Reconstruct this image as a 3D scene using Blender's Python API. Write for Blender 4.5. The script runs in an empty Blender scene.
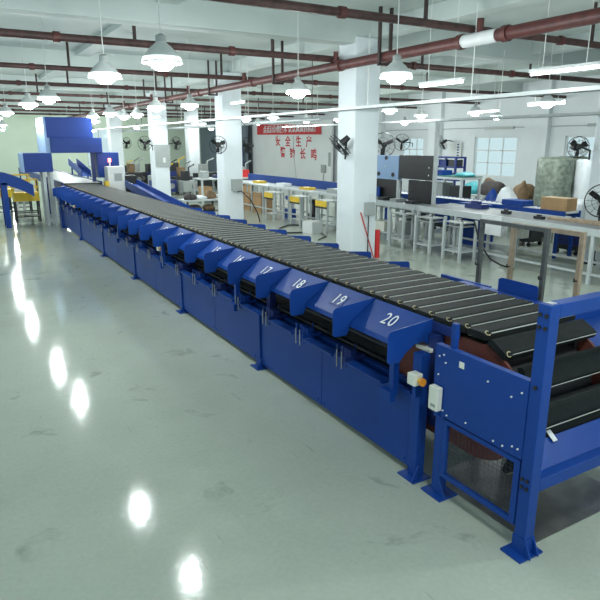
import bpy, bmesh, math, random
from mathutils import Vector, Matrix
random.seed(4)
S=bpy.context.scene; COL=S.collection; PI=math.pi
# ------------------------------------------------------------ materials
def mat(name,col,rough=.5,metal=0,emit=0,noise=0,nscale=6,bump=0,bscale=60,spec=.5,alpha=1,trans=0,coat=0):
    m=bpy.data.materials.new(name); m.use_nodes=True
    nt=m.node_tree; b=nt.nodes['Principled BSDF']
    c=(*col,1)
    b.inputs['Base Color'].default_value=c; b.inputs['Roughness'].default_value=rough
    b.inputs['Metallic'].default_value=metal; b.inputs['Specular IOR Level'].default_value=spec
    b.inputs['Coat Weight'].default_value=coat
    if trans: b.inputs['Transmission Weight'].default_value=trans
    if alpha<1: b.inputs['Alpha'].default_value=alpha
    if emit:
        b.inputs['Emission Color'].default_value=c; b.inputs['Emission Strength'].default_value=emit
    tc=nt.nodes.new('ShaderNodeTexCoord')
    if noise:
        n=nt.nodes.new('ShaderNodeTexNoise'); n.inputs['Scale'].default_value=nscale; n.inputs['Detail'].default_value=6
        nt.links.new(tc.outputs['Object'],n.inputs['Vector'])
        r=nt.nodes.new('ShaderNodeValToRGB')
        r.color_ramp.elements[0].position=.3; r.color_ramp.elements[1].position=.7
        r.color_ramp.elements[0].color=(*[x*(1-noise) for x in col],1)
        r.color_ramp.elements[1].color=(*[min(1,x*(1+noise)) for x in col],1)
        nt.links.new(n.outputs['Fac'],r.inputs['Fac']); nt.links.new(r.outputs['Color'],b.inputs['Base Color'])
    if bump:
        n=nt.nodes.new('ShaderNodeTexNoise'); n.inputs['Scale'].default_value=bscale
        nt.links.new(tc.outputs['Object'],n.inputs['Vector'])
        bp=nt.nodes.new('ShaderNodeBump'); bp.inputs['Strength'].default_value=bump; bp.inputs['Distance'].default_value=.01
        nt.links.new(n.outputs['Fac'],bp.inputs['Height']); nt.links.new(bp.outputs['Normal'],b.inputs['Normal'])
    return m
BLUE=mat('blue_paint',(.006,.05,.27),.42,noise=.07,nscale=3,bump=.06,bscale=90,spec=.28)
BLUED=mat('blue_paint_scanner',(.012,.045,.24),.45,noise=.06,nscale=2,spec=.28)
BLUEL=mat('light_blue_panel',(.28,.42,.66),.4,noise=.05)
NAVY=mat('navy_blue_steel',(.012,.03,.16),.45,noise=.1)
BELT=mat('black_rubber',(.015,.018,.0175),.65,noise=.15,nscale=20,bump=.15,bscale=200,spec=.12)
DARK=mat('dark_steel',(.02,.022,.024),.45,noise=.2)
BLACK=mat('black_plastic',(.012,.012,.013),.4,noise=.1)
STRIP=mat('pale_strip',(.55,.57,.52),.5,noise=.05,nscale=30)
CLIP=mat('brass_clip',(.4,.34,.2),.4,metal=.3,noise=.1,nscale=30)
BROWN=mat('red_oxide_board',(.16,.045,.03),.55,noise=.15,nscale=5)
WHITE=mat('white_paint',(.72,.74,.74),.45,noise=.04)
CREAM=mat('cream_plastic',(.8,.8,.7),.4,noise=.03)
ORANGE=mat('orange_plastic',(.85,.32,.03),.4,noise=.05)
RED=mat('red_button',(.6,.03,.03),.4,noise=.05)
STEELW=mat('white_steel_frame',(.5,.54,.54),.45,noise=.06)
GREYT=mat('grey_belt_top',(.2,.215,.23),.45,noise=.1)
YEL=mat('yellow_plastic',(.75,.5,.03),.45,noise=.08)
CARD=mat('cardboard',(.42,.26,.13),.8,noise=.1,nscale=8,bump=.1)
PIPE=mat('dark_red_pipe',(.10,.027,.025),.5,noise=.35,nscale=9)
PIPED=mat('dark_brown_pipe',(.07,.032,.03),.55,noise=.4,nscale=9)
ROD=mat('hanger_rod',(.06,.04,.04),.5,metal=.4,noise=.3)
GALV=mat('galvanised_tray',(.5,.54,.54),.4,metal=.2,noise=.12,nscale=4)
COLM=mat('column_paint',(.74,.79,.82),.5,noise=.04,nscale=1.5)
WALLM=mat('wall_paint',(.72,.76,.78),.6,noise=.05,nscale=.8)
DISP=mat('display_white',(.88,.9,.9),.6,noise=.03,nscale=.8)
WALLG=mat('green_wall_paint',(.84,.97,.8),.6,noise=.04,nscale=.7)
CEIL=mat('ceiling_plaster',(.56,.62,.60),.7,noise=.07,nscale=.9,bump=.15,bscale=8)
GREYB=mat('grey_metal_box',(.36,.39,.38),.4,noise=.05)
STEEL=mat('bare_steel',(.35,.36,.35),.3,metal=.8,noise=.2)
WOOD=mat('tan_post',(.38,.29,.2),.6,noise=.2,nscale=12)
GUN=mat('dark_grey_post',(.1,.105,.1),.45,metal=.3,noise=.25,nscale=12)
BANNER=mat('red_banner_cloth',(.68,.05,.06),.7,noise=.08,bump=.2,bscale=10)
REDT=mat('red_letter_paint',(.62,.03,.05),.6,noise=.03)
LET=mat('white_letter',(.85,.87,.88),.5,noise=.02)
WRAP=mat('green_grey_wrapped_roll',(.2,.24,.19),.35,noise=.5,nscale=9,bump=.8,bscale=14)
FILM=mat('white_film_roll',(.8,.84,.86),.35,noise=.05,bump=.5,bscale=10)
CLOTHD=mat('dark_bundle',(.06,.05,.05),.8,noise=.5,nscale=6,bump=.6,bscale=12)
CLOTHB=mat('brown_bundle',(.2,.13,.07),.8,noise=.4,nscale=6,bump=.6,bscale=12)
TEAL=mat('teal_sheet',(.08,.45,.5),.5,noise=.2,bump=.4,bscale=12)
SHADE=mat('lamp_shade_acrylic',(.6,.64,.63),.4,noise=.05)
BULB=mat('lamp_bulb_glow',(.93,1,1),.4,emit=32,noise=0)
RIM=mat('glowing_rim',(.85,.95,.95),.4,emit=1.3)
TUBE=mat('fluorescent_glow',(.95,1,1),.4,emit=7)
BEACON=mat('red_beacon_glow',(1,.12,.08),.4,emit=14)
GLASS=mat('window_glass',(.75,.95,1),.05,alpha=.12,noise=.02)
SKYP=mat('pale_facade',(.6,.75,.75),.7,noise=.1,nscale=3)
GRNT=mat('green_worktop',(.05,.2,.16),.5,noise=.1)
CORDM=mat('white_cord',(.7,.72,.7),.5,noise=.05)
MESHW=mat('mesh_wire',(.05,.06,.09),.4,metal=.5,noise=.1)
# floor
def floor_mat():
    m=bpy.data.materials.new('sealed_concrete'); m.use_nodes=True; nt=m.node_tree; b=nt.nodes['Principled BSDF']; L=nt.links.new
    tc=nt.nodes.new('ShaderNodeTexCoord')
    def noise(s,d=6,r=.6,vec=None,dist=0):
        n=nt.nodes.new('ShaderNodeTexNoise'); n.inputs['Scale'].default_value=s; n.inputs['Detail'].default_value=d; n.inputs['Roughness'].default_value=r; n.inputs['Distortion'].default_value=dist
        L(vec or tc.outputs['Object'],n.inputs['Vector']); return n
    def ramp(src,p0,c0,p1,c1):
        r=nt.nodes.new('ShaderNodeValToRGB'); e=r.color_ramp.elements; e[0].position=p0;e[0].color=(*c0,1);e[1].position=p1;e[1].color=(*c1,1); L(src,r.inputs['Fac']); return r
    a=ramp(noise(.5,8,.65).outputs['Fac'],.3,(.385,.43,.365),.7,(.47,.52,.45))
    st=ramp(noise(2.3,5,.55,dist=.6).outputs['Fac'],.62,(1,1,1),.74,(.62,.64,.63))
    mp=nt.nodes.new('ShaderNodeMapping'); mp.inputs['Scale'].default_value=(7,.7,1); mp.inputs['Rotation'].default_value=(0,0,.5); L(tc.outputs['Object'],mp.inputs['Vector'])
    sc=ramp(noise(3,3,.5,mp.outputs['Vector']).outputs['Fac'],.70,(1,1,1),.73,(.82,.82,.82))
    fine=ramp(noise(30,4,.6).outputs['Fac'],.3,(.95,.95,.95),.7,(1.04,1.04,1.04))
    cur=a.outputs['Color']
    for x in (st,sc,fine):
        mx=nt.nodes.new('ShaderNodeMix'); mx.data_type='RGBA'; mx.blend_type='MULTIPLY'; mx.inputs[0].default_value=1
        L(cur,mx.inputs[6]); L(x.outputs['Color'],mx.inputs[7]); cur=mx.outputs[2]
    L(cur,b.inputs['Base Color'])
    rr=ramp(noise(1.2,6,.6).outputs['Fac'],.3,(.07,)*3,.75,(.13,)*3); L(rr.outputs['Color'],b.inputs['Roughness'])
    bp=nt.nodes.new('ShaderNodeBump'); bp.inputs['Strength'].default_value=.07; bp.inputs['Distance'].default_value=.015
    L(noise(9,5).outputs['Fac'],bp.inputs['Height']); L(bp.outputs['Normal'],b.inputs['Normal'])
    b.inputs['Specular IOR Level'].default_value=.3
    return m
FLOOR=floor_mat()
# ------------------------------------------------------------ helpers
class MB:
    def __init__(s): s.b=bmesh.new()
    def poly(s,vs,fs):
        v=[s.b.verts.new(p) for p in vs]
        for f in fs: s.b.faces.new([v[i] for i in f])
        return s
    def box(s,x0,x1,y0,y1,z0,z1,M=None):
        vs=[Vector((x,y,z)) for z in (z0,z1) for y in (y0,y1) for x in (x0,x1)]
        if M: vs=[M@v for v in vs]
        return s.poly(vs,[(0,2,3,1),(4,5,7,6),(0,1,5,4),(2,6,7,3),(0,4,6,2),(1,3,7,5)])
    def prism(s,pts,axis,a,b):           # pts 2d polygon; axis: extrude axis
        def P(p,t):
            return {'x':(t,p[0],p[1]),'y':(p[0],t,p[1]),'z':(p[0],p[1],t)}[axis]
        n=len(pts); vs=[P(p,a) for p in pts]+[P(p,b) for p in pts]
        fs=[tuple(range(n))[::-1],tuple(range(n,2*n))]+[(i,(i+1)%n,n+(i+1)%n,n+i) for i in range(n)]
        return s.poly(vs,fs)
    def tube(s,pts,r,n=8,cap=True):
        pts=[Vector(p) for p in pts]; rings=[]
        up=None
        for i,p in enumerate(pts):
            d=((pts[min(i+1,len(pts)-1)]-pts[max(i-1,0)]) or Vector((0,0,1))).normalized()
            if up is None: up=Vector((0,0,1)) if abs(d.z)<.9 else Vector((1,0,0))
            a=d.cross(up).normalized(); b=a.cross(d).normalized(); up=b
            rr=r[i] if isinstance(r,(list,tuple)) else r
            rings.append([s.b.verts.new(p+a*math.cos(2*PI*k/n)*rr+b*math.sin(2*PI*k/n)*rr) for k in range(n)])
        for A,B in zip(rings,rings[1:]):
            for k in range(n): s.b.faces.new((A[k],A[(k+1)%n],B[(k+1)%n],B[k]))
        if cap: s.b.faces.new(rings[0][::-1]); s.b.faces.new(rings[-1])
        return s
    def ring(s,c,R,r,M=None,n=28,m=6):
        vs=[];fs=[]
        for i in range(n):
            a=2*PI*i/n
            for j in range(m):
                b=2*PI*j/m; v=Vector(((R+r*math.cos(b))*math.cos(a),r*math.sin(b),(R+r*math.cos(b))*math.sin(a)))+Vector(c)
                vs.append(M@v if M else v)
                fs.append((i*m+j,((i+1)%n)*m+j,((i+1)%n)*m+(j+1)%m,i*m+(j+1)%m))
        return s.poly(vs,fs)
    def lathe(s,prof,c=(0,0,0),n=24):     # around z
        c=Vector(c); rings=[]
        for r,z in prof: rings.append([s.b.verts.new(c+Vector((r*math.cos(2*PI*k/n),r*math.sin(2*PI*k/n),z))) for k in range(n)])
        for A,B in zip(rings,rings[1:]):
            for k in range(n): s.b.faces.new((A[k],A[(k+1)%n],B[(k+1)%n],B[k]))
        s.b.faces.new(rings[0][::-1]); s.b.faces.new(rings[-1]); return s
    def build(s,name,m,parent=None,smooth=False,bevel=0,off=None):
        bmesh.ops.recalc_face_normals(s.b,faces=s.b.faces)
        if parent is not None:
            o0=Vector(parent.get('_base',(0,0,0)))
            if off is not None: o0=Vector(off)
            if o0.length: bmesh.ops.translate(s.b,verts=s.b.verts,vec=-o0)
        me=bpy.data.meshes.new(name); s.b.to_mesh(me); s.b.free()
        me.materials.append(m)
        if smooth:
            for p in me.polygons: p.use_smooth=True
            try: me.set_sharp_from_angle(angle=math.radians(40))
            except Exception: pass
        o=bpy.data.objects.new(name,me); COL.objects.link(o)
        if parent is not None:
            o.parent=parent; o['_base']=(0.,0.,0.) if False else tuple(parent.get('_base',(0,0,0)))
        if bevel:
            md=o.modifiers.new('bevel','BEVEL'); md.width=bevel; md.segments=2; md.limit_method='ANGLE'
        return o
def tag(o,label=None,cat=None,group=None,kind=None):
    if label: o['label']=label
    if cat: o['category']=cat
    if group: o['group']=group
    if kind: o['kind']=kind
    return o
def thing(name,label,cat,loc,group=None,rz=0,local=False):
    o=bpy.data.objects.new(name,None); COL.objects.link(o); o.location=loc; o.rotation_euler=(0,0,rz); o.empty_display_size=.1
    o['_base']=(0.,0.,0.) if local else tuple(float(v) for v in loc)
    return tag(o,label,cat,group)
def single(mb,name,m,label,cat,group=None,loc=None,**k):   # one-mesh thing; origin moved to loc
    if loc is not None:
        bmesh.ops.translate(mb.b,verts=mb.b.verts,vec=-Vector(loc))
    o=mb.build(name,m,**k)
    if loc is not None: o.location=loc
    return tag(o,label,cat,group)
def struct(mb,name,m,**k): return tag(mb.build(name,m,**k),kind='structure')
def copy_tree(o,parent=None):
    c=o.copy(); COL.objects.link(c); c.parent=parent
    for ch in list(o.children): copy_tree(ch,c)
    return c
def text_mb(body,size,M,ext=.002,sx=1,font_sp=1,bold=0):
    cu=bpy.data.curves.new('txt','FONT'); cu.body=body; cu.size=size; cu.extrude=ext; cu.align_x='CENTER'; cu.align_y='CENTER'; cu.space_character=font_sp; cu.offset=bold
    o=bpy.data.objects.new('txt',cu); COL.objects.link(o)
    dg=bpy.context.evaluated_depsgraph_get(); dg.update()
    me=bpy.data.meshes.new_from_object(o.evaluated_get(dg))
    mb=MB(); me.transform(Matrix.Diagonal((sx,1,1,1))); me.transform(M); mb.b.from_mesh(me)
    bpy.data.objects.remove(o); bpy.data.curves.remove(cu); bpy.data.meshes.remove(me)
    return mb
def basis(origin,xa,ya):
    xa=Vector(xa).normalized(); ya=Vector(ya).normalized(); za=xa.cross(ya).normalized(); ya=za.cross(xa)
    M=Matrix((xa,ya,za)).transposed().to_4x4(); M.translation=Vector(origin); return M
ORD=['first','second','third','fourth','fifth','sixth','seventh','eighth','ninth','tenth','tenth','eleventh','twelfth','thirteenth','fourteenth','fifteenth']
# ------------------------------------------------------------ the setting
XR=20.; YF=50.; ZC=4.65; KW=XR/15.
def ky(v): return v*KW
def kz(v): return 2.4+(v-2.4)*KW
struct(MB().box(-5,XR+.2,-4,YF+.2,-.2,0),'floor',FLOOR)
ce=MB().box(-5,XR+.2,-4,YF+.2,ZC,ZC+.15); struct(ce,'ceiling',CEIL)
for i,y in enumerate((3.35,10.2,17.1,24.,30.9,37.8,44.7)):
    struct(MB().box(-5,XR,y-.2,y+.2,ZC-.42,ZC),'trim_%d'%(i+1),CEIL,bevel=.01)
for i,x in enumerate((3.35,7.6,12.2,16.4)):
    struct(MB().box(x-.18,x+.18,-4,YF,ZC-(.12 if i==0 else .3),ZC),'trim_%d'%(i+20),CEIL,bevel=.01)
wins=[(ky(a),ky(b)) for a,b in [(6.3,7.9),(9.45,11.05),(12.7,14.42),(16.9,18.1)]]
w=MB(); T0,T1=kz(1.33),kz(2.56)
w.box(XR,XR+.2,-4,YF,0,T0); w.box(XR,XR+.2,-4,YF,T1,ZC)
ys=[-4]+[v for p in wins for v in p]+[YF]
for a,b in zip(ys[::2],ys[1::2]): w.box(XR,XR+.2,a,b,T0,T1)
struct(w,'wall_right',WALLM)
for i,(a,b) in enumerate(wins):
    f=MB()
    for (y0,y1,z0,z1) in [(a,a+.05,T0,T1),(b-.05,b,T0,T1),(a,b,T0,T0+.05),(a,b,T1-.05,T1)]: f.box(XR+.04,XR+.1,y0,y1,z0,z1)
    n=3 if b-a>1.3 else 2
    for k in range(1,n): yy=a+(b-a)*k/n; f.box(XR+.045,XR+.095,yy-.02,yy+.02,T0+.05,T1-.05)
    f.box(XR+.045,XR+.095,a+.05,b-.05,kz(2.12),kz(2.16)); f.box(XR+.045,XR+.095,a+.05,b-.05,kz(1.74),kz(1.77))
    wo=struct(f,'window_%d'%(i+1),WHITE)
    g=MB().box(XR+.06,XR+.07,a+.05,b-.05,T0+.05,T1-.05).build('pane',GLASS,wo)
# far wall with one tall window
w=MB(); a,b=9.6,11.6; z0,z1=.5,3.49
w.box(-5,a,YF,YF+.2,0,ZC); w.box(b,XR,YF,YF+.2,0,ZC); w.box(a,b,YF,YF+.2,0,z0); w.box(a,b,YF,YF+.2,z1,ZC)
struct(w,'wall_far',WALLG)
f=MB()
for bx in [(a,a+.06,z0,z1),(b-.06,b,z0,z1),(a,b,z0,z0+.06),(a,b,z1-.06,z1),((a+b)/2-.03,(a+b)/2+.03,z0,z1)]: f.box(bx[0],bx[1],YF+.05,YF+.12,bx[2],bx[3])
wo=struct(f,'window_5',WHITE); MB().box(a+.06,b-.06,YF+.08,YF+.09,z0+.06,z1-.06).build('pane',GLASS,wo)
# wall pilasters and duct lines on the right wall
for i,(a,b) in enumerate([(11.55,12.35),(15.9,16.5),(19.2,19.5),(8.3,8.9)]):
    struct(MB().box(XR-.22,XR-.001,ky(a),ky(b),0,ZC),'trim_%d'%(i+9),WALLM,bevel=.01)
struct(MB().box(XR-.06,XR-.001,ky(12.85),ky(14.0),kz(2.78),kz(2.86)),'trim_13',GREYB)
struct(MB().box(XR-.05,XR-.001,ky(9.5),ky(10.4),kz(2.8),kz(2.88)),'trim_14',GREYB)
struct(MB().tube([(XR-.03,7,kz(2.83)),(XR-.03,ky(19.1),kz(2.83))],.015),'trim_15',GREYB)
# white wall board area behind banner
struct(MB().box(XR-.35,XR-.2,ky(22.6),ky(30.6),0,kz(3.35)),'wall_display',DISP)
# columns
def column(x0,y0,w,name='column',lab='',m=COLM):
    t=thing(name,lab,'column',(x0+w/2,y0+w/2,0))
    MB().box(x0,x0+w,y0,y0+w,0,ZC-.3-.002).build('shaft',m,t,bevel=.02)
    return t
c1=column(7.03,9.95,.6,'concrete_column','nearest white square concrete column with grey switch box beside the belt')
c2=column(7.1,16.7,.6,'concrete_column','second white column back beside the belt with black cable hanging from grey box')
c3=column(7.1,23.7,.6,'concrete_column','third white column back with wide grey panel fixed on its face')
c4=column(7.1,30.9,.6,'concrete_column','white column behind the red beacon and white control cabinet')
column(11.3,31.3,.6,'concrete_column','bluish column farther right between the third and second belt columns')
column(11.35,7.1,.6,'concrete_column','white column at right edge of photo behind the wall fan')
# fittings on columns
t=thing('switch_box','grey electrical switch box on the nearest white column','switch box',(7.46,9.95,1.05))
MB().box(7.31,7.52,9.83,9.948,.93,1.2).build('enclosure',GREYB,t,bevel=.01)
MB().box(7.325,7.505,9.818,9.83,.945,1.185).build('door',GREYB,t,bevel=.004)
MB().tube([(7.40,9.9,.93),(7.40,9.9,.5),(7.42,9.92,.02)],.012).build('conduit',DARK,t)
single(MB().box(7.44,7.54,9.938,9.949,1.24,1.36),'warning_sticker',WHITE,'small white and red warning sticker above switch box on nearest column','sticker')
rr=MB().tube([(7.56,9.9,.03),(7.22,9.93,1.0)],.012); single(rr,'red_rod',RED,'thin red rod leaning against nearest white column','rod')
single(MB().tube([(7.71,9.98,0),(7.71,9.98,.6)],.055,12),'red_bollard',RED,'short red post standing at right foot of nearest white column','post')
t=thing('switch_box','grey electrical box on the second column with looping black cable','switch box',(7.45,16.7,1.1))
MB().box(7.3,7.62,16.58,16.698,.95,1.32).build('enclosure',GREYB,t,bevel=.01)
MB().tube([(7.45,16.6,.94),(7.55,16.5,.96),(7.8,16.4,.7),(8.0,16.35,.3),(8.05,16.3,.02)],.018).build('cable',BLACK,t,smooth=True)
t=thing('notice_board','wide grey notice panel on the third column','panel',(7.4,23.7,1.9)); MB().box(7.12,7.72,23.62,23.698,1.45,2.3).build('board',GREYB,t); MB().box(7.42,7.52,23.61,23.62,1.6,1.8).build('switch',WHITE,t)
# ------------------------------------------------------------ ceiling pipes
def hangers(mb,pts,z,r=.018):
    for x,y in pts: mb.tube([(x,y,z),(x,y,ZC-.001)],r,6)
names=['nearest','second','third','fourth','fifth','sixth','seventh','eighth','ninth']
for i,(y,r) in enumerate([(6.85,.055),(10.62,.062),(14.9,.055),(19.1,.055),(23.1,.05),(27.2,.05),(31.4,.05),(35.2,.05),(39.4,.05)]):
    t=thing('sprinkler_pipe','dark red sprinkler pipe crossing under ceiling, %s one from the camera'%names[i],'pipe',(6,y,4))
    p=MB().tube([(-3,y,4),(XR-.05,y,4)],r,10)
    p.build('pipe',PIPED,t,smooth=True)
    for x in [v+.13*i for v in (-1.5,1.6,4.6,8.9,12.)]: MB().tube([(x-.05,y,4),(x+.05,y,4)],r*1.35,10).build('coupling',PIPE,t,smooth=True)
    for x in ((-1.,2.8,5.4,9.1,12.6) if i%2 else (-.5,2.3,6.,9.7,12.9)):
        MB().tube([(x+.17*i,y,4+r),(x+.17*i,y,ZC-.001)],.03,6).build('hanger',ROD,t)
t=thing('main_pipe','thick dark red main water pipe running above the belt toward the far end','pipe',(6.9,8,3.85))
MB().tube([(6.9,-3,3.85),(6.9,49.9,3.85)],.088,14).build('pipe',PIPE,t,smooth=True)
MB().tube([(6.9,6.35,3.85),(6.9,7.0,3.85)],.094,14).build('tape_wrap',WHITE,t,smooth=True)['label']='white tape wrap'
for y in (6.2,7.05,10.3,14.2,17.9,22,26.,30.): MB().tube([(6.9,y-.05,3.85),(6.9,y+.05,3.85)],.11,14).build('coupling',PIPE,t,smooth=True)
for y in (6.85,10.62,14.9,19.1,23.1,27.2): MB().tube([(6.9,y-.16,3.9),(6.9,y-.16,4.12)],.05,10).build('riser',PIPE,t,smooth=True)
for y in (8.9,12.9,16.9,20.9):
    h=MB().box(6.76,6.8,y-.03,y+.03,3.72,ZC-.001); h.box(7.0,7.04,y-.03,y+.03,3.72,ZC-.001); h.box(6.76,7.04,y-.03,y+.03,3.7,3.74); h.build('hanger',ROD,t)
def cable_tray(x,z,y0,y1,lab):
    t=thing('cable_tray',lab,'cable tray',(x,(y0+y1)/2,z))
    m=MB().box(x-.05,x+.05,y0,y1,z,z+.008); m.box(x-.05,x-.044,y0,y1,z,z+.06); m.box(x+.044,x+.05,y0,y1,z,z+.06); m.box(x-.044,x+.044,y0,y1,z+.052,z+.06)
    m.build('channel',GALV,t)
    y=y0+1
    while y<y1: MB().tube([(x,y,z+.06),(x,y,ZC-.301)],.008,6).build('hanger',CORDM,t); y+=2.6
cable_tray(6.93,3.0,-2,34,'long white cable tray passing in front of the near column')
cable_tray(10.9,2.9,1,20,'lower white cable tray over the right side work lines')
t=thing('duct_pipe','grey horizontal pipe running behind the near column','pipe',(7.9,20,2.93))
MB().tube([(7.9,12.6,2.93),(7.9,32,2.93)],.05,10).build('pipe',GALV,t,smooth=True)
for y in (13,18,23,28,31.5): MB().tube([(7.9,y,2.98),(7.9,y,ZC-.001)],.008,6).build('hanger',ROD,t)
# ------------------------------------------------------------ lamps
def lamp(x,y,label,power=62,first=[None]):
    if first[0] is None:
        t=thing('pendant_lamp',label,'lamp',(0,0,0),'pendant bay lamps',local=True)
        MB().lathe([(.205,0),(.21,-.012),(.2,.0),(.17,.06),(.12,.13),(.055,.185),(.05,.2),(.045,.2),(.1,.13),(.15,.06),(.19,.002)],n=28).build('shade',SHADE,t,smooth=True)
        MB().lathe([(.203,.004),(.207,.004),(.193,.045),(.189,.045)],n=28).build('prismatic_rim',RIM,t,smooth=True)
        MB().lathe([(.02,-.085),(.07,-.078),(.115,-.045),(.135,.0),(.13,.04),(.06,.09)],n=20).build('bulb',BULB,t,smooth=True)
        MB().lathe([(.05,.185),(.055,.2),(.055,.25),(.02,.27)],n=14).build('socket',GREYB,t,smooth=True)
        MB().tube([(0,0,.26),(0,0,ZC-3.2-.002)],.007,6).build('cord',CORDM,t)
        first[0]=t
    else:
        t=copy_tree(first[0])
    t.location=(x,y,3.2); t['label']=label
    l=bpy.data.lights.new('bulb_light','POINT'); l.energy=power*(1.7 if y>22 else 1); l.shadow_soft_size=.05; l.color=(.93,1,.98)
    lo=bpy.data.objects.new('bulb_light',l); COL.objects.link(lo); lo.location=(x,y,3.05)
LA=[(2.05,6.37),(1.87,8.16),(1.84,12.85),(1.73,15.1),(1.63,19.6),(1.7,24.5),(1.9,29.5),(2.6,34.)]
for i,(x,y) in enumerate(LA): lamp(x,y,'pendant bay lamp over the left aisle, %s nearest in its row'%ORD[i])
LBm=[(5.08,6.3),(5.27,9.13),(4.98,13.61),(4.55,14.81),(4.33,18.63),(5.23,19.0),(5.26,20.7),(4.38,21.3)]
for i,(x,y) in enumerate(LBm): lamp(x,y,'pendant bay lamp above the belt, %s nearest the camera'%ORD[i])
LC=[(11.45,8.99,'beside a tube light near right edge'),(10.3,12.99,'just right of the near column'),(13.19,12.75,'in front of the right window'),(13.22,15.07,'over the black cabinet'),(9.9,18.88,'above the banner, left end'),(12.93,19.33,'touching the left edge of near column'),(12.4,20.85,'above the banner, right end'),(9.9,21.09,'right of the second column'),(11.9,24.12,'small and low beside banner corner'),(10.33,26.75,'left of the second column'),(11.03,30.41,'farthest between second and third columns'),(5.3,25.5,'small one right of the scanner top'),(5.1,30.5,'tiny one above the beacon'),(5.6,35.5,'farthest above the blown out window'),(9.9,36.2,'farthest in front of the green wall'),(17.5,21.,'behind the near column at right'),(16.,14.5,'high at the window wall'),(6.5,43.,'added in the farthest bay to brighten the far wall, left'),(13.,43.,'added in the farthest bay to brighten the far wall, right'),(3.4,45.,'added before the green wall to brighten it, left'),(9.5,46.5,'added before the green wall to brighten it, middle'),(14.5,36.,'small one left of the banner')]  # farthest bay and green wall lamps are added to brighten the far wall
for x,y,s in LC: lamp(x,y,'pendant bay lamp %s'%s,power=55)
def tube_light(x,y,z,L,lab):
    t=thing('tube_light',lab,'tube light',(x,y,z),'fluorescent tubes')
    MB().box(x-.035,x+.035,y,y+L,z+.02,z+.06).build('housing',WHITE,t)
    MB().tube([(x,y+.02,z),(x,y+L-.02,z)],.022,10).build('tube',TUBE,t,smooth=True)
    for yy in (y+.2,y+L-.2): MB().tube([(x,yy,z+.06),(x,yy,ZC-.001 if abs(x-7.6)>.2 else ZC-.302)],.006,6).build('hanger',CORDM,t)
    l=bpy.data.lights.new('tube_glow','AREA'); l.shape='RECTANGLE'; l.size=.05; l.size_y=L; l.energy=14; l.color=(.93,1,1)
    lo=bpy.data.objects.new('tube_glow',l); COL.objects.link(lo); lo.location=(x,y+L/2,z-.03)
tube_light(7.1,4.85,3.3,1.05,'nearest bright fluorescent tube at upper right')
tube_light(7.0,7.05,3.3,1.0,'fluorescent tube second from right edge, left of main pipe end')
tube_light(11.75,8.75,3.22,1.0,'fluorescent tube beside the pendant lamp at right')
tube_light(13.1,11.8,3.22,1.,'small fluorescent tube over the windows')
tube_light(7.1,15.2,3.44,.9,'short fluorescent tube between the two belt columns')
tube_light(7.0,22.4,3.3,1.,'distant fluorescent tube near second column')
tube_light(8.6,28.,3.3,1.2,'farthest fluorescent tube near third column')
# ------------------------------------------------------------ sorting conveyor
SX0,SX1=2.86,3.78; SY1=18.6
sc=thing('sorting_conveyor','long black cross belt sorting conveyor on blue steel frame','conveyor',(3.32,3,0))
posts=[2.95,5.5,8.03,10.57,13.1,15.65,18.2]
for k,y in enumerate(posts):
    m=MB().box(2.665,2.75,y-.042,y+.042,0.01,.66 if k else .97)
    m.build('post',BLUE,sc,bevel=.004)
    p=MB().box(2.61,2.78,y-.09,y+.09,0,.012); p.prism([(2.67,.012),(2.615,.012),(2.67,.12)],'y',y-.07,y-.06); p.build('foot_plate',BLUE,sc)
    MB().box(2.8,2.87,y-.04,y+.04,.45,1.09).build('inner_post',NAVY,sc)
    m=MB().box(3.87,3.96,y-.05,y+.05,0.0,1.08); m.build('rear_post',BLUE,sc)
    MB().box(2.83,3.9,y-.03,y+.03,.38,.46).build('cross_beam',NAVY,sc)
for k in range(6):
    y0=posts[k]+.055; y1=posts[k+1]-.055; ym=(y0+y1)/2
    for a,b in ((y0,ym-.004),(ym+.004,y1)):
        m=MB().box(2.685,2.70,a,b,.055,.655); m.box(2.665,2.70,a,b,.64,.66)
        for yy in (a+.05,b-.05):
            for z in (.1,): m.tube([(2.676,yy,z),(2.69,yy,z)],.009,8)
        m.build('side_panel',BLUE,sc)
MB().box(2.79,2.85,3.,18.3,.55,.655).build('top_rail',BLUE,sc,bevel=.004)
MB().box(2.87,2.93,3.,18.3,1.06,1.12).build('belt_rail',NAVY,sc)
MB().box(3.74,3.86,3.,18.3,1.0,1.12).build('belt_rail',NAVY,sc); MB().box(2.91,2.95,2.45,3.1,.9,1.115).build('end_rail',DARK,sc); MB().box(3.68,3.72,2.45,3.1,.9,1.115).build('end_rail',DARK,sc)
MB().box(2.88,3.84,3.05,18.3,.56,.58).build('inner_deck',DARK,sc)
for x,z in ((2.92,.86),(3.0,.84),(3.1,.84),(2.9,.66),(2.95,.76)): MB().tube([(x,3.0,z),(x,18.3,z)],.014,8).build('guide_rod',DARK,sc,smooth=True)
# return run of the belt
MB().box(SX0+.03,SX1-.02,2.7,SY1,.70,.73).build('return_belt',BELT,sc)
# lips and brackets
PIT=.685
for k in range(22):
    y=3.25+PIT*k
    m=MB().prism([(2.695,.66),(2.60,.655),(2.585,.672),(2.585,.66),(2.60,.643),(2.695,.645)],'y',y,y+.46)
    m.build('lip_tray',BLUE,sc)
    b=MB()
    b.box(2.60,2.80,y+.49,y+.52,.655,.69); b.box(2.60,2.80,y+.62,y+.65,.655,.69); b.box(2.66,2.72,y+.5,y+.64,.66,.74)
    for yy,xx in ((y+.505,2.62),(y+.57,2.63),(y+.635,2.62),(y+.57,2.76)): b.tube([(xx,yy,.6),(xx,yy,.77)],.007,6)
    b.build('bracket',BLUE if k%2 else NAVY,sc)
    for yy in (y+.53,y+.6): MB().tube([(2.592,yy,.585),(2.592,yy,.735)],.005,6).build('bolt',STEEL,sc)
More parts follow.
